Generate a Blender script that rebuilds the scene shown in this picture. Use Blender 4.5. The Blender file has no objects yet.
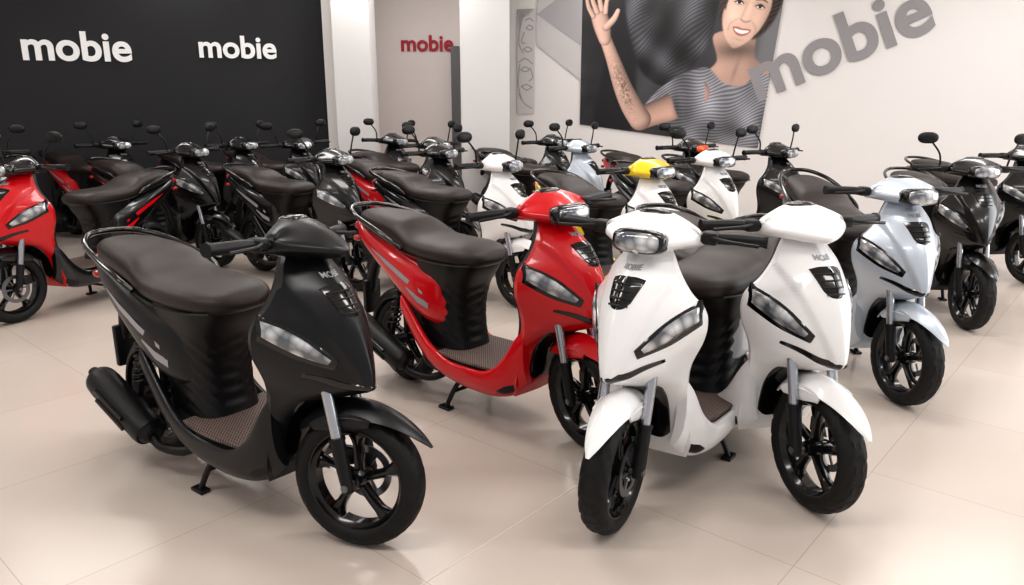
import bpy, bmesh, math, numpy as np
from mathutils import Matrix, Vector
from math import radians, sin, cos, pi

scene = bpy.context.scene
scene.view_settings.view_transform = 'Standard'
try:
    scene.view_settings.look = 'Medium High Contrast'
except Exception as ex_:
    print('look', ex_)
scene.view_settings.exposure = 0.0
COL = scene.collection

# ---------------------------------------------------------------- materials
def lin(c):
    return tuple(((x/255)/12.92 if x/255 <= 0.04045 else (((x/255)+0.055)/1.055)**2.4) for x in c)

def mat(name, rgb, rough=0.5, metal=0.0, coat=0.0, spec=0.5, bump=0.0, bscale=80, vary=0.0, vscale=4, coat_rough=0.05):
    m = bpy.data.materials.new(name); m.use_nodes = True
    nt = m.node_tree; b = nt.nodes['Principled BSDF']
    c = lin(rgb)
    b.inputs['Base Color'].default_value = (*c, 1)
    b.inputs['Roughness'].default_value = rough
    b.inputs['Metallic'].default_value = metal
    b.inputs['Coat Weight'].default_value = coat
    b.inputs['Coat Roughness'].default_value = coat_rough
    b.inputs['Specular IOR Level'].default_value = spec
    tc = nt.nodes.new('ShaderNodeTexCoord')
    if vary > 0:
        n = nt.nodes.new('ShaderNodeTexNoise'); n.inputs['Scale'].default_value = vscale
        nt.links.new(tc.outputs['Object'], n.inputs['Vector'])
        mx = nt.nodes.new('ShaderNodeMix'); mx.data_type = 'RGBA'
        mx.inputs['A'].default_value = (*[x*(1-vary) for x in c], 1)
        mx.inputs['B'].default_value = (*[min(1, x*(1+vary)) for x in c], 1)
        nt.links.new(n.outputs['Fac'], mx.inputs['Factor'])
        nt.links.new(mx.outputs['Result'], b.inputs['Base Color'])
    if bump > 0:
        n = nt.nodes.new('ShaderNodeTexNoise'); n.inputs['Scale'].default_value = bscale
        n.inputs['Detail'].default_value = 4
        nt.links.new(tc.outputs['Object'], n.inputs['Vector'])
        bp = nt.nodes.new('ShaderNodeBump'); bp.inputs['Strength'].default_value = bump
        bp.inputs['Distance'].default_value = 0.002
        nt.links.new(n.outputs['Fac'], bp.inputs['Height'])
        nt.links.new(bp.outputs['Normal'], b.inputs['Normal'])
    return m

M = {}
M['matte_black'] = mat('paint_matte_black', (18, 19, 23), 0.32, 0.0, 0.0, spec=.45, vary=0.05)
M['gloss_black'] = mat('paint_gloss_black', (13, 13, 16), 0.26, 0.0, 0.5, vary=0.05)
M['red'] = mat('paint_red', (200, 6, 24), 0.3, 0.0, 0.6, spec=.4, vary=0.04)
M['white'] = mat('paint_white', (240, 240, 241), 0.3, 0.0, 0.6, vary=0.02)
M['silver'] = mat('paint_silver', (196, 205, 216), 0.33, 0.3, 0.6, vary=0.03)
M['yellow'] = mat('paint_yellow', (242, 208, 30), 0.3, 0.0, 0.7, vary=0.03)
M['plastic'] = mat('black_plastic', (18, 18, 20), 0.42, spec=.4, bump=0.25, bscale=300, vary=0.1)
M['gplastic'] = mat('gloss_black_plastic', (10, 10, 12), 0.15, coat=0.5, vary=0.05)
M['rubber'] = mat('tyre_rubber', (20, 20, 21), 0.6, spec=.4, bump=0.4, bscale=150, vary=0.15)
M['rim'] = mat('rim_black', (20, 20, 22), 0.22, 0.3, 0.5, vary=0.05)
M['metal'] = mat('silver_metal', (190, 192, 198), 0.25, 0.9, vary=0.05)
M['disc'] = mat('brake_disc_steel', (120, 122, 126), 0.3, 0.8, vary=0.05)
M['dmetal'] = mat('dark_metal', (50, 50, 53), 0.4, 0.7, vary=0.1)
M['seat'] = mat('seat_vinyl', (44, 36, 34), 0.42, spec=.42, bump=0.6, bscale=220, vary=0.1)
M['redlens'] = mat('tail_lens', (170, 10, 15), 0.12, coat=0.6, vary=0.05)
M['orange'] = mat('indicator_lens', (240, 90, 20), 0.12, coat=0.6, vary=0.05)
M['logo'] = mat('logo_print', (165, 165, 170), 0.4, 0.3, vary=0.02)
M['mirror'] = mat('mirror_glass', (200, 205, 210), 0.03, 1.0, vary=0.01)

def lens_mat():
    m = mat('headlamp_lens', (205, 210, 216), 0.12, 0.4, 1.0)
    nt = m.node_tree; b = nt.nodes['Principled BSDF']
    tc = nt.nodes.new('ShaderNodeTexCoord')
    v = nt.nodes.new('ShaderNodeTexVoronoi'); v.inputs['Scale'].default_value = 24
    nt.links.new(tc.outputs['Object'], v.inputs['Vector'])
    cr = nt.nodes.new('ShaderNodeValToRGB')
    cr.color_ramp.elements[0].color = (*lin((255, 255, 255)), 1)
    cr.color_ramp.elements[1].color = (*lin((105, 110, 118)), 1)
    cr.color_ramp.elements[1].position = 0.7
    nt.links.new(v.outputs['Distance'], cr.inputs['Fac'])
    nt.links.new(cr.outputs['Color'], b.inputs['Base Color'])
    bp = nt.nodes.new('ShaderNodeBump'); bp.inputs['Strength'].default_value = 0.4
    bp.inputs['Distance'].default_value = 0.004
    nt.links.new(v.outputs['Distance'], bp.inputs['Height'])
    nt.links.new(bp.outputs['Normal'], b.inputs['Normal'])
    return m
M['lens'] = lens_mat()

def mat_mat():
    m = mat('footboard_mat', (72, 60, 57), 0.7)
    nt = m.node_tree; b = nt.nodes['Principled BSDF']
    tc = nt.nodes.new('ShaderNodeTexCoord')
    mp = nt.nodes.new('ShaderNodeMapping'); mp.inputs['Scale'].default_value = (26, 26, 26)
    mp.inputs['Rotation'].default_value = (0, 0, 0.78)
    nt.links.new(tc.outputs['Object'], mp.inputs['Vector'])
    br = nt.nodes.new('ShaderNodeTexBrick')
    br.inputs['Color1'].default_value = (*lin((76, 60, 56)), 1)
    br.inputs['Color2'].default_value = (*lin((58, 47, 45)), 1)
    br.inputs['Mortar'].default_value = (*lin((124, 108, 102)), 1)
    br.inputs['Mortar Size'].default_value = 0.045
    br.inputs['Scale'].default_value = 1.0
    nt.links.new(mp.outputs['Vector'], br.inputs['Vector'])
    nt.links.new(br.outputs['Color'], b.inputs['Base Color'])
    return m
M['mat'] = mat_mat()

# ---------------------------------------------------------------- geometry kit
def interp(tab, q):
    tab = np.array(sorted(tab, key=lambda r: r[0]), float)
    x = tab[:, 0]; Y = tab[:, 1:]
    n = len(x)
    d = np.zeros_like(Y)
    for i in range(n):
        a = max(0, i-1); b = min(n-1, i+1)
        d[i] = (Y[b]-Y[a])/(x[b]-x[a])
    q = np.atleast_1d(np.array(q, float))
    out = np.zeros((len(q), Y.shape[1]))
    for k, v in enumerate(q):
        v = min(max(v, x[0]), x[-1])
        i = min(max(np.searchsorted(x, v)-1, 0), n-2)
        h = x[i+1]-x[i]; t = (v-x[i])/h
        out[k] = ((2*t**3-3*t**2+1)*Y[i] + (t**3-2*t**2+t)*h*d[i] + (-2*t**3+3*t**2)*Y[i+1] + (t**3-t**2)*h*d[i+1])
    return out

def smooth_path(pts, n=8, closed=False):
    P = [np.array(p, float) for p in pts]; out = []
    L = len(P)
    rng = range(L) if closed else range(L-1)
    for i in rng:
        if closed:
            p0, p1, p2, p3 = P[(i-1) % L], P[i], P[(i+1) % L], P[(i+2) % L]
        else:
            p0 = P[max(i-1, 0)]; p1 = P[i]; p2 = P[i+1]; p3 = P[min(i+2, L-1)]
        for k in range(n):
            t = k/n
            out.append(0.5*((2*p1)+(-p0+p2)*t+(2*p0-5*p1+4*p2-p3)*t*t+(-p0+3*p1-3*p2+p3)*t**3))
    if not closed: out.append(P[-1])
    return out

class Geo:
    def __init__(s): s.V = []; s.F = []
    def loft(s, rings, caps=True, closed=True, loop=False):
        rings = [np.array(r, float) for r in rings]
        base = len(s.V); n = len(rings[0]); m = len(rings)
        for r in rings: s.V.extend([tuple(p) for p in r])
        for i in range(m if loop else m-1):
            i2 = (i+1) % m
            for j in range(n if closed else n-1):
                j2 = (j+1) % n
                s.F.append((base+i*n+j, base+i*n+j2, base+i2*n+j2, base+i2*n+j))
        if caps and closed and not loop:
            s.F.append(tuple(base+j for j in range(n))[::-1])
            s.F.append(tuple(base+(m-1)*n+j for j in range(n)))
        return s
    def tube(s, pts, r, n=12, sm=0):
        if sm: pts = smooth_path(pts, sm)
        P = [Vector(p) for p in pts]; m = len(P)
        rr = r if hasattr(r, '__len__') else None
        t0 = (P[1]-P[0]).normalized()
        up = Vector((0, 0, 1)) if abs(t0.z) < 0.9 else Vector((1, 0, 0))
        a = t0.cross(up).normalized(); rings = []
        for i, p in enumerate(P):
            t = (P[min(i+1, m-1)]-P[max(i-1, 0)]).normalized()
            a = (a-t*a.dot(t)).normalized(); b = t.cross(a)
            if rr is not None:
                f = i/(m-1)*(len(rr)-1); k = min(int(f), len(rr)-2) if len(rr) > 1 else 0
                R = rr[k]+(rr[k+1]-rr[k])*(f-k)
            else: R = r
            rings.append([p+a*(cos(2*pi*j/n)*R)+b*(sin(2*pi*j/n)*R) for j in range(n)])
        return s.loft(rings)
    def box(s, x0, x1, y0, y1, z0, z1, b=0.0):
        n0 = len(s.V)
        if b <= 0:
            for x in (x0, x1):
                for y in (y0, y1):
                    for z in (z0, z1): s.V.append((x, y, z))
            for f in [(0, 1, 3, 2), (4, 6, 7, 5), (0, 4, 5, 1), (2, 3, 7, 6), (0, 2, 6, 4), (1, 5, 7, 3)]:
                s.F.append(tuple(n0+i for i in f))
            return s
        def rr(x, ins):
            ring = []
            for cy, cz, a0 in ((y1-b, z1-b, 0), (y0+b, z1-b, 90), (y0+b, z0+b, 180), (y1-b, z0+b, 270)):
                for k in range(4):
                    a = radians(a0+30*k)
                    ring.append((x, cy+cos(a)*(b-ins), cz+sin(a)*(b-ins)))
            return ring
        return s.loft([rr(x0, b*0.8), rr(x0+b*0.3, b*0.25), rr(x0+b, 0), rr(x1-b, 0), rr(x1-b*0.3, b*0.25), rr(x1, b*0.8)])
    def ell(s, c, r, nu=24, nv=14, e=1.0, rot=None):
        rings = []
        for i in range(1, nv):
            ph = pi*i/nv-pi/2; ring = []
            for j in range(nu):
                th = 2*pi*j/nu
                f = lambda v: math.copysign(abs(v)**e, v)
                p = Vector((r[0]*f(cos(ph))*f(cos(th)), r[1]*f(cos(ph))*f(sin(th)), r[2]*f(sin(ph))))
                if rot: p = rot @ p
                ring.append(p+Vector(c))
            rings.append(ring)
        return s.loft(rings)
    def lathe(s, prof, c, n=48, loop=True):   # axis = y
        rings = []
        for i in range(n):
            a = 2*pi*i/n
            rings.append([(c[0]+r*cos(a), c[1]+y, c[2]+r*sin(a)) for r, y in prof])
        return s.loft(rings, caps=False, closed=True, loop=True)
    def mirror(s):
        n = len(s.V)
        s.V += [(v[0], -v[1], v[2]) for v in s.V]
        s.F += [tuple(n+i for i in f)[::-1] for f in s.F]
        return s
    def add(s, g):
        n = len(s.V); s.V += list(g.V); s.F += [tuple(n+i for i in f) for f in g.F]; return s
    def mesh(s, name, ang=38, recalc=True):
        me = bpy.data.meshes.new(name)
        me.from_pydata([tuple(map(float, v)) for v in s.V], [], s.F)
        if recalc:
            bm = bmesh.new(); bm.from_mesh(me)
            bmesh.ops.recalc_face_normals(bm, faces=bm.faces)
            bm.to_mesh(me); bm.free()
        me.shade_smooth()
        me.set_sharp_from_angle(angle=radians(ang))
        me.update()
        return me

def xloft(tab, e=2.4, n=36, m=36, yoff=0.0):
    """tab rows: x, zb, zt, w"""
    xs = np.linspace(min(r[0] for r in tab), max(r[0] for r in tab), m)
    A = interp(tab, xs); rings = []
    for x, (zb, zt, w) in zip(xs, A):
        ring = []
        for j in range(n):
            a = 2*pi*j/n
            cy = math.copysign(abs(cos(a))**(2/e), cos(a)); cz = math.copysign(abs(sin(a))**(2/e), sin(a))
            ring.append((x, yoff+w*cy, (zb+zt)/2+(zt-zb)/2*cz))
        rings.append(ring)
    return Geo().loft(rings)

# ---------------------------------------------------------------- scooter parts (x forward, z up)
AX, AZ, RX = 0.530, 0.225, -0.62
PARTS = []   # (name, mesh, matkey, group)
def part(name, geo, mk, group='body', ang=38):
    PARTS.append((name, geo.mesh(name, ang), mk, group))

# shield surface: z, x_front, half width, x_side
SH = [(.955, .370, .050, .330), (.92, .420, .082, .345), (.86, .478, .118, .360), (.80, .524, .158, .358), (.75, .553, .200, .340),
      (.70, .574, .210, .330), (.64, .594, .198, .322), (.58, .606, .172, .320), (.545, .598, .158, .318), (.505, .515, .150, .315),
      (.46, .400, .147, .308), (.40, .328, .147, .295), (.32, .294, .152, .283), (.24, .282, .155, .272), (.18, .26, .135, .25)]
def sstep(a, b, v):
    t = min(max((v-a)/(b-a), 0), 1); return t*t*(3-2*t)
def ridge_y(z): return .018+.34*max(0, z-.55)
def front_x(y, z):
    xf, w, xs = interp(SH, [z])[0]
    t = min(abs(y)/w, 1)
    x = xf-(xf-xs)*t**1.5
    if .50 < z < .95:
        yb = ridge_y(z)
        k = sstep(.50, .56, z)*(1-sstep(.84, .93, z))
        x += .020*(1-sstep(yb-.004, yb+.006, abs(y)))*k
    return x
rings = []
for z in np.linspace(.18, .955, 80):
    xf, w, xs = interp(SH, [z])[0]
    r = []
    for t in np.linspace(-1, 1, 81): r.append((front_x(t*w, z), t*w, z))
    for t in np.linspace(1, -1, 21):
        r.append((xs-.022-.045*(1-t*t), t*w*.97, z))
    rings.append(r)
part('front_shield', Geo().loft(rings), 'PAINT', 'body', 28)
sk = Geo()
T = [(.305, .24, .50, .148), (.26, .195, .44, .164), (.20, .165, .34, .178), (.12, .152, .275, .19), (.0, .15, .262, .194),
     (-.14, .165, .268, .192), (-.26, .205, .32, .188), (-.36, .28, .41, .182), (-.46, .39, .51, .172)]
xsl = np.linspace(.305, -.46, 40); A = interp(T, xsl); rings = []
for x, (zb, zt, yo) in zip(xsl, A):
    h = (zt-zb)/2; zc = (zt+zb)/2; r = []
    for j in range(20):
        a = 2*pi*j/20
        cy = math.copysign(abs(cos(a))**.7, cos(a)); cz = math.copysign(abs(sin(a))**.7, sin(a))
        r.append((x, yo-.018+.018*cy-.03*max(0, -cz)**2, zc+h*cz))
    rings.append(r)
sk.loft(rings); sk.mirror()
part('side_skirts', sk, 'SKIRT')

def patch(up, lo, off=.003, dome=0.0, n=14, m=6, mirror=True):
    g = Geo()
    U = smooth_path([(a, b, 0) for a, b in up], 8); L = smooth_path([(a, b, 0) for a, b in lo], 8)
    U = [U[int(round(i*(len(U)-1)/n))] for i in range(n+1)]; L = [L[int(round(i*(len(L)-1)/n))] for i in range(n+1)]
    rings = []
    for i in range(n+1):
        r = []
        for j in range(m+1):
            t = j/m; y = U[i][0]*(1-t)+L[i][0]*t; z = U[i][1]*(1-t)+L[i][1]*t
            d = dome*math.sqrt(max(0, 4*t*(1-t)))*min(1, 3*min(i, n-i)/n+.0)
            edge = (j in (0, m) or i in (0, n))
            r.append((front_x(y, z)+(off+d if not edge else -.004), y, z))
        rings.append(r)
    g.loft(rings, caps=False, closed=False)
    if mirror: g.mirror()
    return g
lampU = [(.190, .772), (.156, .748), (.118, .708), (.074, .645)]
lampL = [(.197, .712), (.166, .682), (.130, .652), (.084, .628)]
part('shield_headlamps', patch(lampU, lampL, .009, .009, n=24), 'lens')
tr = patch([(.195, .788), (.156, .764), (.112, .720), (.058, .642)], [(.203, .698), (.170, .666), (.130, .635), (.068, .610)], .005, n=24)
tr.add(patch([(.125, .602), (.085, .592), (.045, .573), (0, .564)], [(.125, .588), (.085, .570), (.045, .545), (0, .532)], .006))
tr.add(patch([(0, .872), (.03, .868), (.058, .856)], [(0, .762), (.02, .766), (.036, .785)], .006))
tr.add(patch([(0, .505), (.05, .503), (.085, .49)], [(0, .22), (.05, .22), (.085, .26)], .006))
part('shield_black_trim', tr, 'gplastic')
gl = Geo()
for k, z in enumerate((.785, .805, .825, .845)):
    w = .03+.25*(z-.775)
    pts = [(front_x(y, z)+.008, y, z-.12*abs(y)) for y in np.linspace(-w, w, 9)]
    gl.tube(pts, .0035, 6)
part('grille_slats', gl, 'dmetal')

# inner leg shield + steering neck + footboard base
g = Geo()
rings = []
for z in np.linspace(.26, .93, 24):
    xf, w, xs = interp(SH, [z])[0]
    rings.append([(xs-.05-.045*(1-t*t), t*w*.85, z) for t in np.linspace(-1, 1, 13)] + [(xs-.03, t*w*.85, z) for t in np.linspace(1, -1, 13)])
g.loft(rings)
g.add(xloft([(.26, .20, .27, .15), (.2, .175, .275, .172), (0, .17, .275, .18), (-.2, .18, .28, .18), (-.3, .22, .3, .16)], e=5))
g.tube([(.345, 0, .80), (.345, 0, .95), (.35, 0, .99)], [.065, .05, .05], 20)
rings = []
PT = [(.27, -.10, .125, -.42), (.36, -.125, .122, -.42), (.48, -.13, .126, -.42), (.58, -.105, .138, -.42), (.66, -.055, .155, -.42), (.715, -.035, .162, -.42)]
for z in np.linspace(.27, .715, 60):
    xf, w, xb = interp(PT, [z])[0]; r = []
    for j in range(48):
        a = 2*pi*j/48
        cx = math.copysign(abs(cos(a))**.6, cos(a)); cy = math.copysign(abs(sin(a))**.6, sin(a))
        pl = .0035*sin(2*pi*(z-.16*abs(cy)+.05*cx)/.05)*(1-sstep(.54, .62, z))*sstep(.29, .33, z)
        s = 1+pl/.15
        r.append(((xf+xb)/2+(xf-xb)/2*cx*s, w*cy*s, z))
    rings.append(r)
g.loft(rings)
def fender(cx, R, th0, th1, hwf, drop, n=30, thick=.006, e=3.2, Rf=None):
    rings = []
    for k in range(n+1):
        f = k/n; th = radians(th0+(th1-th0)*f); hw = hwf(f); dr = drop(f); r = []; R_ = R+(Rf(f) if Rf else 0)
        for s in np.linspace(-1, 1, 21):
            rr = R_-dr*abs(s)**e; r.append((cx+rr*cos(th), hw*s, AZ+rr*sin(th)))
        for s in np.linspace(1, -1, 21):
            rr = R_-thick-dr*abs(s)**e; r.append((cx+rr*cos(th), (hw-.004)*s, AZ+rr*sin(th)))
        rings.append(r)
    return Geo().loft(rings)
g.add(fender(RX, .262, 35, 195, lambda f: .062, lambda f: .045))
g.box(-.93, -.90, -.05, .05, .30, .48, .01)
g.tube([(-.80, 0, .66), (-.88, 0, .55), (-.915, 0, .42)], [.035, .03, .025], 10, 5)
part('black_body_plastics', g, 'plastic')

part('footboard_mat', xloft([(.25, .272, .285, .14), (.2, .272, .288, .160), (.0, .272, .288, .180), (-.12, .272, .288, .178), (-.2, .274, .29, .170)], e=8, m=14), 'mat')

seat = xloft([(.0, .705, .725, .05), (-.015, .69, .75, .095), (-.05, .68, .768, .135), (-.12, .675, .782, .160), (-.25, .675, .784, .170),
              (-.38, .685, .79, .166), (-.45, .70, .812, .160), (-.52, .715, .848, .153), (-.62, .735, .864, .145), (-.75, .76, .868, .128),
              (-.84, .78, .866, .10), (-.875, .795, .858, .07), (-.89, .81, .84, .04)], e=2.7, m=60, n=40)
part('seat', seat, 'seat', 'tail', 60)
pip = Geo()
pip.tube([(-.03, .125, .70), (-.12, .158, .696), (-.25, .169, .696), (-.38, .165, .706), (-.5, .155, .733), (-.65, .142, .762), (-.8, .112, .79)], .0045, 6, 6)
pip.mirror(); part('seat_piping', pip, 'plastic', 'tail')

fr = xloft([(-.17, .40, .60, .10), (-.22, .37, .67, .145), (-.32, .38, .69, .172), (-.42, .44, .71, .180), (-.55, .53, .74, .172),
            (-.70, .615, .772, .146), (-.82, .68, .795, .115), (-.90, .725, .805, .08), (-.94, .755, .80, .04)], e=2.9, m=50, n=40)
part('rear_fairing', fr, 'TAIL', 'tail')
def fair_w(x): return interp([(-.22, .145), (-.32, .172), (-.42, .180), (-.55, .172), (-.70, .146)], [x])[0][0]+.002
acc = Geo()
for sy in (1, -1):
    for P, Q in (([(-.30, .55), (-.42, .615), (-.56, .665), (-.70, .70)], [(-.30, .535), (-.42, .585), (-.56, .64), (-.70, .695)]),
                 ([(-.27, .50), (-.33, .525), (-.40, .56)], [(-.27, .47), (-.33, .495), (-.40, .55)])):
        r = []
        for (a, b), (c, d) in zip(P, Q):
            r.append([(a, sy*fair_w(a)*.998, b), (c, sy*(fair_w(c)), d)])
        acc.loft(r, caps=False, closed=False)
part('side_decal', acc, 'ACC', 'tail')
gr = Geo(); gr.tube([(-.44, .172, .73), (-.5, .19, .77), (-.66, .18, .815), (-.82, .15, .85), (-.93, .085, .87), (-.955, 0, .875),
                     (-.93, -.085, .87), (-.82, -.15, .85), (-.66, -.18, .815), (-.5, -.19, .77), (-.44, -.172, .73)], .012, 10, 6)
part('grab_rail', gr, 'gplastic', 'tail')
tl = Geo(); tl.ell((-.925, 0, .775), (.03, .075, .026), e=.8)
part('tail_lamp', tl, 'redlens', 'tail')
ind = Geo(); ind.ell((-.90, .085, .715), (.03, .015, .015)); ind.mirror(); part('rear_indicators', ind, 'redlens', 'tail')

# engine, swingarm, exhaust, shock, stand
e = xloft([(-.12, .2, .27, .08), (-.2, .15, .32, .12), (-.35, .14, .34, .12), (-.42, .16, .3, .08)], e=4)
e.add(xloft([(-.2, .17, .31, .03), (-.3, .155, .315, .045), (-.5, .165, .30, .045), (-.66, .165, .29, .045), (-.74, .19, .27, .03)], e=3.5, yoff=.125))
for k in range(5): e.box(-.16+.018*k-.1, -.152+.018*k-.1, -.11, .11, .17, .33)
e.tube([(RX, -.14, AZ), (RX, .14, AZ)], .03, 16)
part('engine_and_swingarm', e, 'dmetal')
ex = Geo()
ex.tube([(-.22, -.06, .17), (-.28, -.13, .13), (-.38, -.165, .13), (-.44, -.17, .16)], .018, 12, 6)
ex.tube([(-.42, -.175, .17), (-.44, -.175, .178), (-.47, -.176, .19), (-.74, -.18, .297), (-.79, -.18, .317), (-.81, -.18, .324)], [.03, .05, .060, .062, .054, .03], 24, 4)
ex.tube([(-.80, -.18, .320), (-.84, -.18, .335)], .02, 12)
part('exhaust_muffler', ex, 'plastic')
hs = Geo()
for dz in (-1, 1):
    hs.tube([(-.52, -.237, .21+.02*dz), (-.70, -.241, .283+.02*dz)], .008, 8)
part('exhaust_heat_shield', hs, 'gplastic')
st = Geo()
st.tube([(-.60, -.115, .27), (-.50, -.12, .58)], .012, 10)
coil = []
for k in range(140):
    t = k/139; a = 2*pi*8*t
    c = Vector((-.585+.07*t, -.118, .32+.22*t)); coil.append(c+Vector((cos(a)*.027, sin(a)*.027, 0)))
st.tube(coil, .005, 6)
part('rear_shock', st, 'dmetal')
ls = Geo()
ls.tube([(-.12, .09, .17), (-.16, .12, .08), (-.18, .14, .012)], .011, 8, 4)
ls.box(-.22, -.15, .12, .16, 0.0, .014, .004)
ls.mirror(); ls.tube([(-.15, -.115, .09), (-.15, .115, .09)], .009, 8)
part('centre_stand', ls, 'dmetal')

# wheels
def tyre(cx):
    g = Geo(); rings = []; n = 144; half = .048
    for i in range(n):
        a = 2*pi*i/n; r = []
        for j in range(30):
            b = 2*pi*j/30
            yy = math.copysign(abs(sin(b))**.85, sin(b))*half; rad = .189+.036*cos(b)
            if cos(b) > .25:
                ph = (i*1.0+abs(yy)*300) % 8
                if ph < 2 and abs(yy) > .007: rad -= .005
                if abs(yy) < .004: rad -= .003
            elif cos(b) < -.6: rad = max(rad, .160)
            r.append((cx+rad*cos(a), yy, AZ+rad*sin(a)))
        rings.append(r)
    g.loft(rings, caps=False, loop=True); return g
def rim(cx):
    g = Geo()
    g.lathe([(.168, .038), (.162, .038), (.156, .028), (.148, .020), (.148, -.020), (.156, -.028), (.162, -.038), (.168, -.038), (.160, 0)], (cx, 0, AZ), 72)
    g.lathe([(.010, .05), (.024, .045), (.032, .02), (.032, -.02), (.024, -.045), (.010, -.05)], (cx, 0, AZ), 32)
    for k in range(5):
        a0 = 2*pi*k/5+.3
        rings = []
        for f in np.linspace(0, 1, 12):
            rr = .022+.130*f; a = a0+.10*f*f; w = .013+.005*f+.014*max(0, f-.72)/.28; d = .022-.006*f
            c, s_ = cos(a), sin(a)
            rings.append([(cx+rr*c-s_*w*p, q*d, AZ+rr*s_+c*w*p) for p, q in ((1, .35), (.62, 1), (.25, .72), (-.25, .72), (-.62, 1), (-1, .35), (-1, -.35), (-.62, -1), (-.25, -.72), (.25, -.72), (.62, -1), (1, -.35))])
        g.loft(rings)
    return g
part('rear_tyre', tyre(RX), 'rubber'); part('rear_rim', rim(RX), 'rim')
part('front_tyre', tyre(AX), 'rubber', 'steer'); part('front_rim', rim(AX), 'rim', 'steer')
bd = Geo()
bd.lathe([(.090, .050), (.090, .046), (.066, .046), (.066, .050)], (AX, 0, AZ), 48)
for k in range(6):
    a = 2*pi*k/6; bd.tube([(AX+.03*cos(a), .048, AZ+.03*sin(a)), (AX+.07*cos(a), .048, AZ+.07*sin(a))], .005, 6)
bd.tube([(AX, -.1, AZ), (AX, .1, AZ)], .012, 12)
part('front_brake_disc', bd, 'disc', 'steer')
cal = Geo(); cal.box(AX-.10, AX-.045, .040, .070, AZ+.015, AZ+.075, .008)
rk = (-.232, .973)
def fp(s, off=0): return (AX+rk[0]*s-off, AZ+rk[1]*s)
for sy in (.078, -.078):
    a = fp(-.02); b = fp(.15)
    cal.tube([(a[0], sy, a[1]), (b[0], sy, b[1])], [.018, .023, .024], 16, 3)
    c = fp(.16); cal.tube([(b[0], sy, b[1]), (c[0], sy, c[1])], .027, 16)
part('fork_lower_legs', cal, 'plastic', 'steer')
fu = Geo()
for sy in (.078, -.078):
    b = fp(.16); c = fp(.38); fu.tube([(b[0], sy, b[1]), (c[0], sy, c[1])], .018, 16)
part('fork_tubes', fu, 'metal', 'steer')
fe = fender(AX, .262, 29, 142, lambda f: float(interp([(0, .006), (.08, .026), (.25, .050), (.45, .066), (.8, .066), (1, .048)], [f])[0][0]),
            lambda f: float(interp([(0, .004), (.25, .028), (.5, .048), (.75, .05), (1, .03)], [f])[0][0]), n=44, thick=.005, e=1.7,
            Rf=lambda f: .024*max(0, 1-f/.4)**2+.005)
for sy in (1, -1):
    r = []
    for th in np.linspace(72, 128, 12):
        a = radians(th); f = sin(pi*(th-72)/56)
        r.append([(AX+rr*cos(a), sy*y, AZ+rr*sin(a)) for rr, y in ((.232, .064), (.215-.02*f, .067), (.205-.03*f, .062), (.22-.01*f, .058))])
    fe.loft(r)
part('front_fender', fe, 'FEND', 'steer', 30)

# headset cowl: wedge with a pointed nose
rings = []
W = .160
for y in np.linspace(-W, W, 49):
    t = abs(y)/W
    xf = .492-.140*t**1.45; zf = .952+.022*t; xb = .262+.03*t; zt = 1.052-.052*t**1.7; zb = .925+.032*t
    if t > .94: k = (t-.94)/.06; xf -= .02*k; zt -= .012*k; zb += .012*k
    P = [(xf, zf), (xf-.012, zf+.016), (xf*.55+xb*.45, zf+.70*(zt-zf)), (xb+.045, zt), (xb+.012, zt-.004), (xb, (zt+zb)/2), (xb+.02, zb), (xf-.06, zf-.026), (xf-.012, zf-.014)]
    rings.append([(a, y, b) for a, b in smooth_path(P, 4, True)])
part('handlebar_cowl', Geo().loft(rings), 'COWL', 'steer', 34)
RL = Matrix.Rotation(radians(-8), 3, 'Y')
hl = Geo(); hl.ell((.448, 0, .968), (.046, .078, .034), 32, 16, .62, RL)
part('cowl_headlamp', hl, 'lens', 'lamp', 60)
ht = Geo(); ht.ell((.441, 0, .969), (.044, .088, .040), 32, 16, .6, RL)
part('cowl_lamp_bezel', ht, 'gplastic', 'lamp', 60)
ht = Geo()
ht.ell((.298, 0, 1.038), (.036, .06, .018), 24, 10, .8, Matrix.Rotation(radians(-5), 3, 'Y'))
part('instrument_panel', ht, 'gplastic', 'steer', 60)
hb = Geo()
hb.tube([(.325, .14, .978), (.305, .19, .978), (.29, .25, .98), (.265, .345, .978)], [.012, .012, .018, .0185, .019, .018], 14, 4)
hb.tube([(.263, .343, .978), (.262, .356, .978)], .021, 14)
hb.box(.28, .33, .162, .212, .958, 1.0, .01)
hb.tube([(.325, .195, .985), (.345, .25, .98), (.325, .34, .972)], .006, 8, 4)
hb.mirror()
part('handlebar_grips_and_levers', hb, 'plastic', 'steer')
mi = Geo()
mi.tube([(.30, .20, .99), (.305, .215, 1.07), (.28, .26, 1.14)], .006, 8, 5)
RM = Matrix.Rotation(radians(10), 3, 'Z')
mi.ell((.275, .285, 1.165), (.018, .060, .036), 24, 12, .85, RM)
mi.mirror(); part('mirrors', mi, 'plastic', 'mirror')
mg = Geo(); mg.ell((.262, .285, 1.165), (.008, .050, .029), 24, 12, .85, RM); mg.mirror()
part('mirror_glass', mg, 'mirror', 'mirror')

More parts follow.
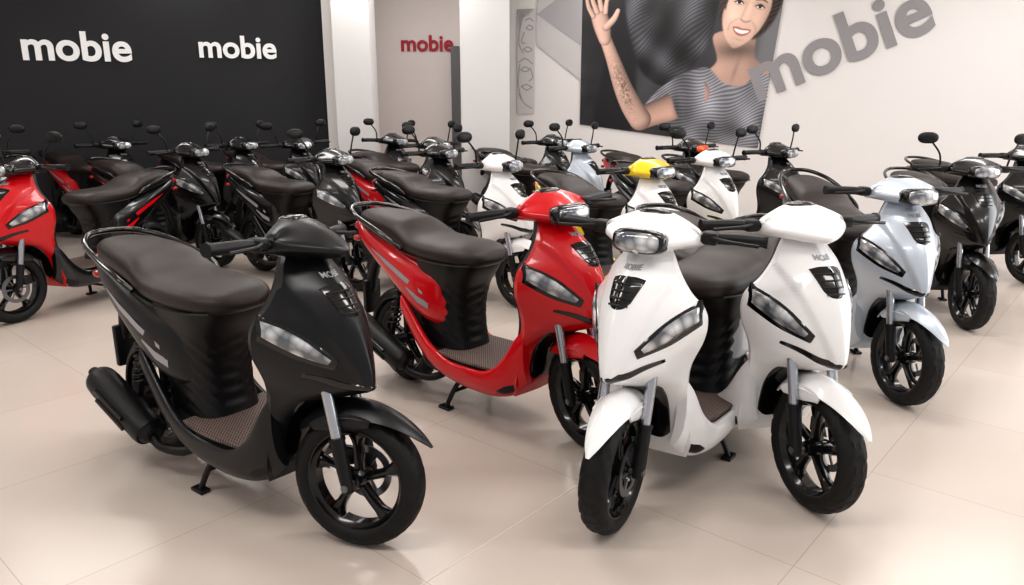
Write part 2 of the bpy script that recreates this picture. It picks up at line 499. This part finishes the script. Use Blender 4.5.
def text_geo(body, width, offset=.02, extrude=.01):
    cu = bpy.data.curves.new('t', 'FONT'); cu.body = body; cu.size = 1; cu.offset = offset
    cu.align_x = 'CENTER'; cu.align_y = 'CENTER'; cu.space_character = 1.0
    cu.extrude = extrude
    ob = bpy.data.objects.new('t', cu); COL.objects.link(ob)
    bpy.context.view_layer.update()
    dg = bpy.context.evaluated_depsgraph_get()
    me = bpy.data.meshes.new_from_object(ob.evaluated_get(dg))
    bpy.data.objects.remove(ob)
    xs = [v.co.x for v in me.vertices]; ys = [v.co.y for v in me.vertices]
    s = width/(max(xs)-min(xs)); cx = (max(xs)+min(xs))/2; cy = (max(ys)+min(ys))/2
    return me, s, cx, cy
me, s, cx, cy = text_geo('MOBIE', .06, .015, .01)
for v in me.vertices:
    y = (v.co.x-cx)*s; z = .888+(v.co.y-cy)*s
    v.co = Vector((front_x(y, z)+.003+v.co.z*.1, y, z))
PARTS.append(('badge_lettering', me, 'logo', 'body'))

# ---------------------------------------------------------------- place scooters
AXIS = Vector((rk[0], 0, rk[1])).normalized()
PIV = Vector((AX-.03, 0, AZ))
def scooter(F, heading, paint='gloss_black', cowl=None, tail=None, fend=None, skirt=None, acc='logo', steer=0, mirrors=False, lamp=True, lens='lens', tailpitch=0, sc=1.0):
    cowl = cowl or paint; tail = tail or paint; fend = fend or paint; skirt = skirt or paint
    h = radians(heading)
    root = bpy.data.objects.new('motor_scooter', None); root.empty_display_size = .3
    COL.objects.link(root)
    root.location = (F[0]-AX*sc*cos(h), F[1]-AX*sc*sin(h), 0); root.rotation_euler = (0, 0, h); root.scale = (sc, sc, sc)
    S = Matrix.Translation(PIV) @ Matrix.Rotation(radians(steer), 4, AXIS) @ Matrix.Translation(-PIV)
    TP = Vector((-.15, 0, .66))
    TT = Matrix.Translation(TP) @ Matrix.Rotation(radians(tailpitch), 4, 'Y') @ Matrix.Translation(-TP)
    for name, mesh, mk, grp in PARTS:
        if grp == 'mirror' and not mirrors: continue
        if grp == 'lamp' and not lamp: continue
        ob = bpy.data.objects.new(name, mesh); COL.objects.link(ob)
        k = {'PAINT': paint, 'COWL': cowl, 'TAIL': tail, 'ACC': acc, 'FEND': fend, 'SKIRT': skirt}.get(mk, mk)
        if name == 'cowl_headlamp': k = lens
        if not mesh.materials: mesh.materials.append(M['plastic'])
        ob.material_slots[0].link = 'OBJECT'; ob.material_slots[0].material = M[k]
        ob.parent = root
        if grp in ('steer', 'mirror', 'lamp'): ob.matrix_basis = S
        elif grp == 'tail' and tailpitch: ob.matrix_basis = TT
    return root

GB = 'gloss_black'
# front row
scooter((-.495, 2.165), -37, 'matte_black', steer=20, lamp=False)
scooter((.31, 2.86), -43, 'red', steer=-14)
scooter((.34, 2.25), -126, 'white', steer=7, acc=GB)
scooter((1.06, 2.384), -77, 'white', steer=1, acc=GB, lamp=False)
scooter((1.85, 3.32), -88, 'silver', steer=6, tailpitch=7, tail=GB)
scooter((2.87, 4.51), -98, GB, steer=3, mirrors=True)
# left group
scooter((-3.22, 4.65), -108, 'red', cowl=GB, fend=GB, skirt=GB, tail=GB, mirrors=True, acc='red', steer=-6)
scooter((-2.55, 6.32), -27, GB, mirrors=True, acc='red')
scooter((-3.7, 7.3), -32, GB, mirrors=True, tail='red')
scooter((-2.45, 7.25), -32, GB, mirrors=True)
scooter((-1.17, 5.49), -36, GB, mirrors=True)
scooter((-1.95, 7.35), -40, GB, mirrors=True, steer=-10)
scooter((-.6, 7.2), -42, GB, mirrors=True)
scooter((-1.15, 7.95), -55, GB, mirrors=True, steer=12)
scooter((-.45, 6.15), -40, GB, mirrors=True, tail='red')
scooter((-4.3, 6.0), -70, GB, mirrors=True, tail='red')
# middle
scooter((.07, 4.98), -40, 'white', tail=GB, mirrors=True, skirt=GB)
scooter((.76, 6.8), -45, 'silver', tail=GB, mirrors=True, skirt=GB)
scooter((.55, 7.7), -50, GB, mirrors=True)
scooter((.96, 4.5), -60, 'white', fend='white', tail='yellow', cowl='yellow', skirt='yellow')
scooter((1.55, 5.3), -65, 'white', mirrors=True, tail=GB)
scooter((1.75, 6.8), -60, GB, mirrors=True, tail='red', lens='orange')
scooter((2.35, 6.2), -56, GB, mirrors=True)
scooter((4.05, 5.7), -80, GB)

# ---------------------------------------------------------------- room
def simple(name, geo, material, ang=30):
    me = geo.mesh(name, ang); ob = bpy.data.objects.new(name, me); COL.objects.link(ob); me.materials.append(material); return ob

def floor_mat():
    m = mat('floor_tiles', (205, 190, 178), 0.22, spec=.45)
    nt = m.node_tree; b = nt.nodes['Principled BSDF']
    tc = nt.nodes.new('ShaderNodeTexCoord')
    mp = nt.nodes.new('ShaderNodeMapping'); mp.inputs['Rotation'].default_value = (0, 0, radians(-49)); mp.inputs['Location'].default_value = (0.3, .13, 0)
    nt.links.new(tc.outputs['Object'], mp.inputs['Vector'])
    br = nt.nodes.new('ShaderNodeTexBrick'); br.offset = 0
    br.inputs['Brick Width'].default_value = .8; br.inputs['Row Height'].default_value = .8
    br.inputs['Mortar Size'].default_value = .002; br.inputs['Mortar Smooth'].default_value = .3
    br.inputs['Scale'].default_value = 1
    br.inputs['Color1'].default_value = (*lin((207, 196, 187)), 1); br.inputs['Color2'].default_value = (*lin((204, 192, 183)), 1)
    br.inputs['Mortar'].default_value = (*lin((183, 170, 160)), 1)
    nt.links.new(mp.outputs['Vector'], br.inputs['Vector'])
    n = nt.nodes.new('ShaderNodeTexNoise'); n.inputs['Scale'].default_value = 1.3; n.inputs['Detail'].default_value = 6
    nt.links.new(tc.outputs['Object'], n.inputs['Vector'])
    mx = nt.nodes.new('ShaderNodeMix'); mx.data_type = 'RGBA'; mx.blend_type = 'MULTIPLY'; mx.inputs['Factor'].default_value = .2
    cr = nt.nodes.new('ShaderNodeValToRGB'); cr.color_ramp.elements[0].color = (.75, .72, .7, 1); cr.color_ramp.elements[0].position = .3; cr.color_ramp.elements[1].position = .7
    nt.links.new(n.outputs['Fac'], cr.inputs['Fac'])
    nt.links.new(br.outputs['Color'], mx.inputs['A']); nt.links.new(cr.outputs['Color'], mx.inputs['B'])
    nt.links.new(mx.outputs['Result'], b.inputs['Base Color'])
    return m
simple('floor', Geo().box(-7, 7.2, -2, 10.3, -.1, 0), floor_mat())
jt = Geo(); c49, s49 = cos(radians(49)), sin(radians(49))
a = Vector((.215, 2.49, 0)); d = Vector((c49, s49, 0)); nn = Vector((-s49, c49, 0))*.0025
p0, p1 = a-d*1.6, a+d*.9
jt.loft([[p0-nn, p0+nn, p0+nn+Vector((0, 0, .001)), p0-nn+Vector((0, 0, .001))], [p1-nn, p1+nn, p1+nn+Vector((0, 0, .001)), p1-nn+Vector((0, 0, .001))]])
simple('trim_1', jt, mat('joint_strip', (222, 212, 202), .4, vary=.03))

WW = mat('wall_paint_white', (226, 222, 220), .7, bump=.1, bscale=60, vary=.015, vscale=2)
WB = mat('wall_paint_charcoal', (36, 36, 40), .7, bump=.1, bscale=60, vary=.06, vscale=2)
def wall(name, p, q, m, h=3.1, th=.12, side=1):
    p = Vector((p[0], p[1], 0)); q = Vector((q[0], q[1], 0)); d = (q-p).normalized(); n = Vector((-d.y, d.x, 0))*th*side
    g = Geo(); g.loft([[p, q, q+n, p+n], [v+Vector((0, 0, h)) for v in (p, q, q+n, p+n)]])
    return simple(name, g, m)
wall('wall_back_left', (-7, 7.2), (-2.0, 9.20), WB)
wall('wall_back_center', (-2.15, 9.9), (.2, 9.9), mat('wall_paint_warm', (218, 209, 206), .7, vary=.02))
wall('wall_back_right', (-.1, 9.64), (7, 6.8), WW)
wall('wall_left', (-7, 7.2), (-7, -2), WW, side=-1)
simple('wall_return', Geo().box(-2.18, -2.0, 9.05, 10.0, 0, 3.1), WW)
simple('ceiling', Geo().box(-7, 7.2, -2, 10.3, 3.1, 3.2), mat('ceiling_paint', (235, 233, 230), .8, vary=.01))
pm = mat('pillar_paint', (222, 219, 218), .6, vary=.015)
simple('pillar_left', Geo().box(-1.99, -1.58, 8.70, 9.1, 0, 3.1), pm)
simple('pillar_right', Geo().box(-.58, -.03, 8.75, 9.3, 0, 3.1), pm)
simple('door_1', Geo().box(-.77, -.66, 9.80, 9.88, 0, 2.05), mat('door_glass_dark', (100, 98, 100), .3, vary=.05))
g = Geo(); p = Vector((.3, 9.48, 0)); q = Vector((6.9, 6.84, 0)); d = (q-p).normalized(); n = Vector((d.y, -d.x, 0))*.015
g.loft([[p, q, q+n, p+n], [v+Vector((0, 0, .09)) for v in (p, q, q+n, p+n)]])
simple('baseboard_right', g, WW)

def wall_sign(name, body, width, pos, ex, material, rot=0, offset=.025, extrude=.02):
    me, s, cx, cy = text_geo(body, width, offset, extrude)
    ex = Vector(ex).normalized(); ez = Vector((0, 0, 1)); n = ex.cross(ez)
    c, sn = cos(radians(rot)), sin(radians(rot))
    for v in me.vertices:
        a = (v.co.x-cx)*s; b = (v.co.y-cy)*s; a2 = a*c-b*sn; b2 = a*sn+b*c
        v.co = Vector(pos)+ex*a2+ez*b2+n*(v.co.z*s+.012)
    ob = bpy.data.objects.new(name, me); COL.objects.link(ob); me.materials.append(material); return ob
SW = mat('sign_white', (250, 250, 250), .5, vary=.01)
wall_sign('wall_sign', 'mobie', 1.01, (-4.54, 8.184, 1.94), (1, .4, 0), SW)
wall_sign('wall_sign', 'mobie', .82, (-3.07, 8.772, 1.97), (1, .4, 0), SW)
wall_sign('wall_sign', 'mobie', .66, (-1.07, 9.9, 2.09), (1, 0, 0), mat('sign_red', (165, 15, 45), .5, vary=.02))
wall_sign('wall_sign', 'mobie', 1.80, (3.40, 8.24, 1.98), (1, -.4, 0), mat('sign_grey', (148, 145, 147), .7, vary=.02), rot=23, extrude=.004)

# ---------------------------------------------------------------- wall poster: a printed picture, painted procedurally
EX = Vector((1, -.4, 0)).normalized(); NR = EX.cross(Vector((0, 0, 1)))
O = Vector((.835, 9.266, 2.478))
def ab(u, v, layer=0):
    return O+EX*((u-582)*.01131)+Vector((0, 0, -v*.01094))+NR*(.01+.0025*layer)

class Canvas:
    """print artwork raster in artboard units"""
    def __init__(s, u0, u1, v0, v1, res):
        s.nu = int((u1-u0)*res)+1; s.nv = int((v1-v0)*res)+1; s.res = res
        s.U, s.V = np.meshgrid(np.linspace(u0, u1, s.nu), np.linspace(v0, v1, s.nv))
        s.C = np.zeros((s.nv, s.nu, 3))
        rng = np.random.RandomState(3); s.noise = rng.rand(s.nv, s.nu)
    def blur(s, A, r):
        k = int(r*s.res)
        if k < 1: return A
        for _ in range(2):
            P = np.pad(A, ((k, k), (k, k)), 'edge'); c = np.cumsum(np.pad(P, ((1, 0), (0, 0))), 0); A = (c[2*k+1:]-c[:-(2*k+1)])/(2*k+1)
            c = np.cumsum(np.pad(A, ((0, 0), (1, 0))), 1); A = (c[:, 2*k+1:]-c[:, :-(2*k+1)])/(2*k+1)
        return A
    def poly(s, pts, soft=.6, sm=5):
        if sm: pts = [(p[0], p[1]) for p in smooth_path([(a, b, 0) for a, b in pts], sm, True)]
        ins = np.zeros(s.U.shape, bool); n = len(pts)
        for i in range(n):
            x1, y1 = pts[i]; x2, y2 = pts[(i+1) % n]
            if y1 == y2: continue
            cond = ((y1 > s.V) != (y2 > s.V)) & (s.U < (x2-x1)*(s.V-y1)/(y2-y1)+x1)
            ins ^= cond
        return s.blur(ins.astype(float), soft)
    def put(s, mask, col):
        col = np.array(col, float)
        if col.ndim == 1: col = col[None, None, :]
        s.C = s.C*(1-mask[..., None])+col*mask[..., None]
    def mul(s, mask, f):
        s.C = s.C*(1-mask[..., None]*(1-f))
    def g(s, u, v, ru, rv, rot=0):
        c, q = cos(radians(rot)), sin(radians(rot)); a = (s.U-u)*c+(s.V-v)*q; b = -(s.U-u)*q+(s.V-v)*c
        return np.exp(-((a/ru)**2+(b/rv)**2))
    def seg(s, pts, soft=.5):
        best = np.full(s.U.shape, 9.0); side = np.zeros(s.U.shape)
        P = [p for p in smooth_path(pts, 8)]
        for p, q in zip(P[:-1], P[1:]):
            dx, dy = q[0]-p[0], q[1]-p[1]; L = dx*dx+dy*dy+1e-9
            t = np.clip(((s.U-p[0])*dx+(s.V-p[1])*dy)/L, 0, 1); r = p[2]+(q[2]-p[2])*t
            du = s.U-p[0]-dx*t; dv = s.V-p[1]-dy*t; d = np.sqrt(du*du+dv*dv)/r
            sd = (du*(-dy)+dv*dx)/math.sqrt(L)/r
            m = d < best; best = np.where(m, d, best); side = np.where(m, sd, side)
        return s.blur((best < 1).astype(float), soft), best, side
def build_print(cv, name, mname, parent, clip):
    idx = -np.ones(cv.U.shape, int); verts = []; cols = []
    keep = clip(cv.U, cv.V)
    for i in range(cv.nv):
        for j in range(cv.nu):
            if keep[i, j]:
                idx[i, j] = len(verts); verts.append(tuple(ab(cv.U[i, j], cv.V[i, j], 1))); cols.append(cv.C[i, j])
    faces = []
    for i in range(cv.nv-1):
        for j in range(cv.nu-1):
            q = (idx[i, j], idx[i+1, j], idx[i+1, j+1], idx[i, j+1])
            if min(q) >= 0: faces.append(q)
    me = bpy.data.meshes.new(name); me.from_pydata(verts, [], faces)
    at = me.color_attributes.new('print', 'FLOAT_COLOR', 'POINT')
    c = np.clip(np.array(cols), 0, 255)/255; c = np.where(c <= .04045, c/12.92, ((c+.055)/1.055)**2.4)
    at.data.foreach_set('color', np.hstack([c, np.ones((len(c), 1))]).astype(np.float32).ravel())
    m = mat(mname, (128, 128, 128), .5); nt = m.node_tree
    an = nt.nodes.new('ShaderNodeAttribute'); an.attribute_name = 'print'
    nt.links.new(an.outputs['Color'], nt.nodes['Principled BSDF'].inputs['Base Color'])
    me.materials.append(m); me.update()
    ob = bpy.data.objects.new(name, me); COL.objects.link(ob); ob.parent = parent; return ob

poster = bpy.data.objects.new('woman_wall_poster', None); COL.objects.link(poster)
cv = Canvas(580, 780, -45, 149, 3.5)
U, V = cv.U, cv.V
soft1 = cv.blur(cv.noise, 6); soft1 = (soft1-soft1.mean())/soft1.std()
base = 50+25*np.clip((U-600)/180, 0, 1)+10*np.sin(U/17+V/60)+4*soft1
cv.C[:] = np.stack([base, base, base*1.05], -1)
m = cv.poly([(742, -45), (782, -45), (782, 150), (752, 150), (744, 100), (758, 40)], 4); cv.put(m, (120, 119, 122))
m = cv.poly([(598, 130), (604, 70), (616, 20), (634, -45), (660, -45), (650, 20), (640, 70), (640, 128)], 2); cv.put(m, (26, 26, 30))
# raised far sleeve: folded ribbed knit
m = cv.poly([(630, -45), (716, -45), (718, 10), (708, 48), (690, 72), (668, 84), (646, 70), (634, 40), (626, 0)], 1.2)
rib = .5+.5*np.sin((U*.75+V*.8+4*np.sin(U/9+V/25)+3*np.sin(V/13))*2.1); fold = .62+.32*np.sin(U/9-V/17+1.5*np.sin(V/20))+.12*np.sin(U/5+V/9)+.06*soft1
fold = np.clip(fold, .2, 1.15)
cv.put(m, np.stack([(58+34*rib)*fold, (58+34*rib)*fold, (62+36*rib)*fold], -1))
# neck and shoulders
m = cv.poly([(716, 34), (752, 34), (756, 58), (770, 74), (742, 86), (708, 76), (720, 60)], .8)
nk = 1-.42*cv.g(738, 50, 20, 8)-.15*cv.g(758, 60, 8, 20)+.06*cv.g(722, 68, 8, 8)-.12*cv.g(738, 70, 2, 12, 15); cv.put(m, np.stack([190*nk, 156*nk, 141*nk], -1))
# striped top
m = cv.poly([(648, 112), (662, 90), (684, 74), (704, 67), (714, 68), (728, 82), (746, 85), (760, 74), (776, 84), (782, 150), (694, 150), (692, 128), (668, 126)], .8)
wob = 4*np.sin(U/15)+2*np.sin(U/7+V/18)+14*np.exp(-((U-735)/20)**2)*((V-112)/50)**2
ss = np.clip(.5+.7*np.sin((V*1.05+.3*U+wob)*1.9), 0, 1)
fo = .86+.13*np.sin(U/9+V/22)+.07*np.sin(U/5-V/11)+.2*cv.g(732, 100, 20, 20)-.3*cv.g(692, 118, 9, 16)-.25*cv.g(772, 130, 10, 30)-.2*cv.g(735, 128, 24, 8)+.03*soft1
shirt = np.stack([(116+56*ss)*fo, (116+56*ss)*fo, (122+58*ss)*fo], -1)
cv.put(m, shirt)
def skin(mask, best, side, c=(202, 168, 152)):
    f = 1.05-.34*np.clip(best, 0, 1)**3-.20*np.clip(side, -1, 1); cv.put(mask, np.stack([c[0]*f, c[1]*f*(.99), c[2]*f], -1))
skin(*cv.seg([(700, 92, 15), (682, 104, 14), (662, 112, 12.5), (646, 119, 11)]), c=(192, 157, 141))
skin(*cv.seg([(646, 119, 11.5), (636, 104, 11), (626, 84, 9.5), (615, 56, 7.2), (606, 34, 6.2)]))
tt = cv.blur((cv.noise > .62).astype(float), .6); tm = cv.g(627, 86, 6, 26, -22)*np.clip((tt-.28)*4, 0, 1); cv.mul(np.clip(tm, 0, .75), .45)
cv.mul(.5*cv.g(655, 126, 22, 5, -15), .7)
m = cv.poly([(672, 86), (692, 72), (708, 76), (710, 118), (694, 128), (684, 114), (678, 98)], .8); cv.put(m, shirt); cv.mul(.6*cv.g(683, 106, 4, 16, -10), .6)
# hand
skin(*cv.seg([(606, 36, 6.4), (603, 24, 8.6), (600, 14, 8.8), (599, 9, 8)]))
for a_, b_, c_ in (((593, 12, 3.0), (588, 3, 2.7), (586, -5, 2.1)), ((597, 8, 3.1), (592, -4, 2.8), (592, -13, 2.1)), ((602, 6, 3.1), (599, -7, 2.8), (601, -16, 2.1)), ((606, 9, 2.9), (607, -2, 2.6), (610, -9, 2.0))):
    cv.mul(.5*cv.seg([a_, b_, c_], .9)[0], .6)
    skin(*cv.seg([(a_[0], a_[1], a_[2]*.9), (b_[0], b_[1], b_[2]*.9), (c_[0], c_[1], c_[2]*.9)], .4))
skin(*cv.seg([(607, 24, 3.8), (615, 16, 3.3), (619, 8, 2.4)], .4))
# head drawn in its own tilted frame (chin towards the raised arm)
hc, hs_ = cos(radians(16)), sin(radians(16)); K = 1.02
cv.U = ((U-744)*hc+(V-14)*hs_)/K+746; cv.V = (-(U-744)*hs_+(V-14)*hc)/K+11
U2, V2 = cv.U, cv.V
hairc = lambda: np.stack([30+40*st_, 23+29*st_, 21+25*st_], -1)
st_ = np.clip(.5+.5*np.sin((U2-746)*1.9+5*np.sin(V2/12)+.15*V2)*np.cos(U2/5), 0, 1)
m = cv.poly([(726, -45), (768, -45), (774, -8), (773, 12), (768, 26), (760, 34), (756, 30), (732, 30), (724, 20), (720, 4), (719, -20)], 1.2); cv.put(m, hairc())
fc = cv.poly([(729, -12), (742, -20), (757, -18), (766, -6), (767, 10), (764, 24), (757, 37), (748, 45.5), (741, 43), (732, 33), (726.5, 20), (726, 4)], .6)
fl = 1.04+.09*cv.g(737, 16, 7, 7)+.05*cv.g(758, 15, 5, 6)+.07*cv.g(746, -10, 12, 6)+.08*cv.g(748.5, 10, 2, 9)-.28*cv.g(770, 18, 6, 30)-.18*cv.g(725, 24, 4, 22)-.16*cv.g(748, 45, 14, 4)-.10*cv.g(746, -22, 20, 5)
cv.put(fc, np.stack([210*fl, 175*fl, 158*fl], -1))
for eu, ev, sg in ((737.5, 4.5, -1), (757, 4, 1)):
    cv.mul(.5*cv.g(eu, ev-1.5, 5.5, 3), .62)
    cv.put(.9*cv.poly([(eu-3.8, ev+.5), (eu, ev-1.7), (eu+3.8, ev+.2), (eu, ev+1.5)], .25, 4), (222, 214, 210))
    cv.put(.95*cv.poly([(eu+1.6*cos(t), ev-.2+1.6*sin(t)) for t in np.linspace(0, 6, 12)], .2, 0), (36, 25, 22))
    cv.put(.9*cv.seg([(eu-4.4, ev+.4, .45), (eu, ev-1.9, .75), (eu+4.4, ev+.1, .45)], .2)[0], (34, 24, 22))
    cv.put(.35*cv.seg([(eu-3.6, ev+1.2, .3), (eu, ev+2.0, .4), (eu+3.6, ev+1.0, .3)], .2)[0], (90, 60, 52))
    cv.put(.7*cv.seg([(eu-5.2, ev-5.0, .5), (eu, ev-6.8, .95), (eu+5.2, ev-5.2, .5)], .35)[0], (64, 46, 40))
cv.mul(.35*cv.seg([(744.5, 3, .8), (744.8, 10, 1.0), (744, 16, 1.2)], .8)[0], .78)
cv.mul(.55*cv.seg([(743.5, 18.2, .7), (745.8, 19.6, .8), (748.3, 20.2, .9), (751, 19.4, .8), (753, 18, .7)], .35)[0], .6)
cv.mul(.3*cv.seg([(741, 19, .7), (736, 25, .8), (736, 31, .7)], .7)[0], .62); cv.mul(.3*cv.seg([(755.5, 19, .7), (760.5, 24, .8), (760.5, 30, .7)], .7)[0], .62)
cv.put(.9*cv.poly([(739.5, 27), (744, 25.9), (748, 26.4), (752, 25.8), (756.5, 26.2), (754.5, 30.6), (750.5, 33.2), (746, 33.4), (742, 31)], .3), (172, 100, 96))
cv.put(cv.poly([(741.2, 28), (748, 28), (755, 27.2), (753, 29.8), (748.3, 31.4), (743.5, 30.4)], .25), (240, 236, 232))
cv.mul(.35*cv.g(748, 37.0, 6, 1.3), .75)
st_ = np.clip(.5+.5*np.sin((U2-746)*1.2+(V2)*1.1+3*np.sin(V2/8)), 0, 1)
m = cv.poly([(727, 14), (721, 0), (724, -26), (744, -34), (766, -26), (774, -4), (771, 18), (768.5, 12), (767, 0), (761, -12), (748, -19), (735, -13), (728, -2), (727, 8)], .7); cv.put(m, hairc())
cv.U, cv.V = U, V
cv.C *= (.96+.08*cv.noise)[..., None]
def clipf(u, v):
    return (u > 581) & (u < 778-13*(np.clip(v, 0, 150)/147)) & (v < 125+22*(u-581)/184)
build_print(cv, 'printed_photo', 'poster_print', poster, clipf)

pic = bpy.data.objects.new('sketch_picture', None); COL.objects.link(pic)
cv = Canvas(509, 529, 2, 114, 4); U, V = cv.U, cv.V
cv.C[:] = (200, 196, 195)
for path in ([(516, 8), (512, 22), (511, 38), (516, 48)], [(518, 14), (523, 12), (527, 15)], [(519, 22), (523, 19), (527, 22), (523, 24), (519, 22)], [(517, 26), (514, 36), (518, 38)], [(516, 44), (521, 42), (526, 45), (521, 47), (516, 44)],
             [(511, 58), (518, 54), (527, 60)], [(513, 66), (518, 63), (523, 66), (518, 68), (513, 66)], [(524, 64), (527, 74), (523, 78)], [(514, 84), (520, 82), (526, 85)], [(514, 84), (520, 88), (526, 85)], [(511, 92), (517, 102), (526, 108)], [(512, 60), (510, 80), (514, 98)]):
    cv.put(.5*cv.seg([(a, b, .55) for a, b in path], .25)[0], (92, 88, 90))
cv.put(.5*cv.poly([(509, 2), (528, 2), (522, 8), (514, 12), (511, 26)], 1, 0), (120, 116, 118))
build_print(cv, 'printed_sketch', 'sketch_print', pic, lambda u, v: u > 0)

def art(name, pts, layer, material, parent):
    front = [ab(u, v, layer) for u, v in pts]
    me = bpy.data.meshes.new(name); me.from_pydata([tuple(p) for p in front], [], [tuple(range(len(front)))])
    ob = bpy.data.objects.new(name, me); COL.objects.link(ob); me.materials.append(material); ob.parent = parent; return ob
gw = bpy.data.objects.new('wall_graphic', None); COL.objects.link(gw)
art('grey_diagonal', [(531, -45), (581, -45), (581, 78), (531, 40)], 0, mat('graphic_grey', (198, 194, 194), .7, vary=.02), gw)
art('grey_diagonal_dark', [(531, 8), (581, -25), (581, 42)], 1, mat('graphic_grey2', (168, 165, 167), .7, vary=.02), gw)

# ---------------------------------------------------------------- light
w = bpy.data.worlds.new('World'); scene.world = w; w.use_nodes = True
bg = w.node_tree.nodes['Background']; bg.inputs['Color'].default_value = (.97, .98, 1, 1); bg.inputs['Strength'].default_value = .5
def area(name, loc, rot, sx, sy, power, col=(1, 1, 1)):
    l = bpy.data.lights.new(name, 'AREA'); l.shape = 'RECTANGLE'; l.size = sx; l.size_y = sy; l.energy = power; l.color = col
    o = bpy.data.objects.new(name, l); COL.objects.link(o); o.location = loc; o.rotation_euler = rot; return o
for y in (1.0, 3.6, 6.2, 8.4):
    for x in (-4, -1.3, 1.4, 4.1):
        area('ceiling_light', (x, y, 3.05), (0, 0, 0), 1.6, .4, 26, (1, .975, .945))
area('window_light', (6.6, 3.0, 1.7), (0, radians(90), 0), 2.4, 5.0, 120, (.97, .98, 1))

cam = bpy.data.cameras.new('camera'); co = bpy.data.objects.new('camera', cam); COL.objects.link(co)
cam.lens = 26.2; cam.sensor_width = 36; cam.clip_start = .05
co.location = (0, 0, 1.4); co.rotation_euler = (radians(90-14.5), 0, 0)
scene.camera = co
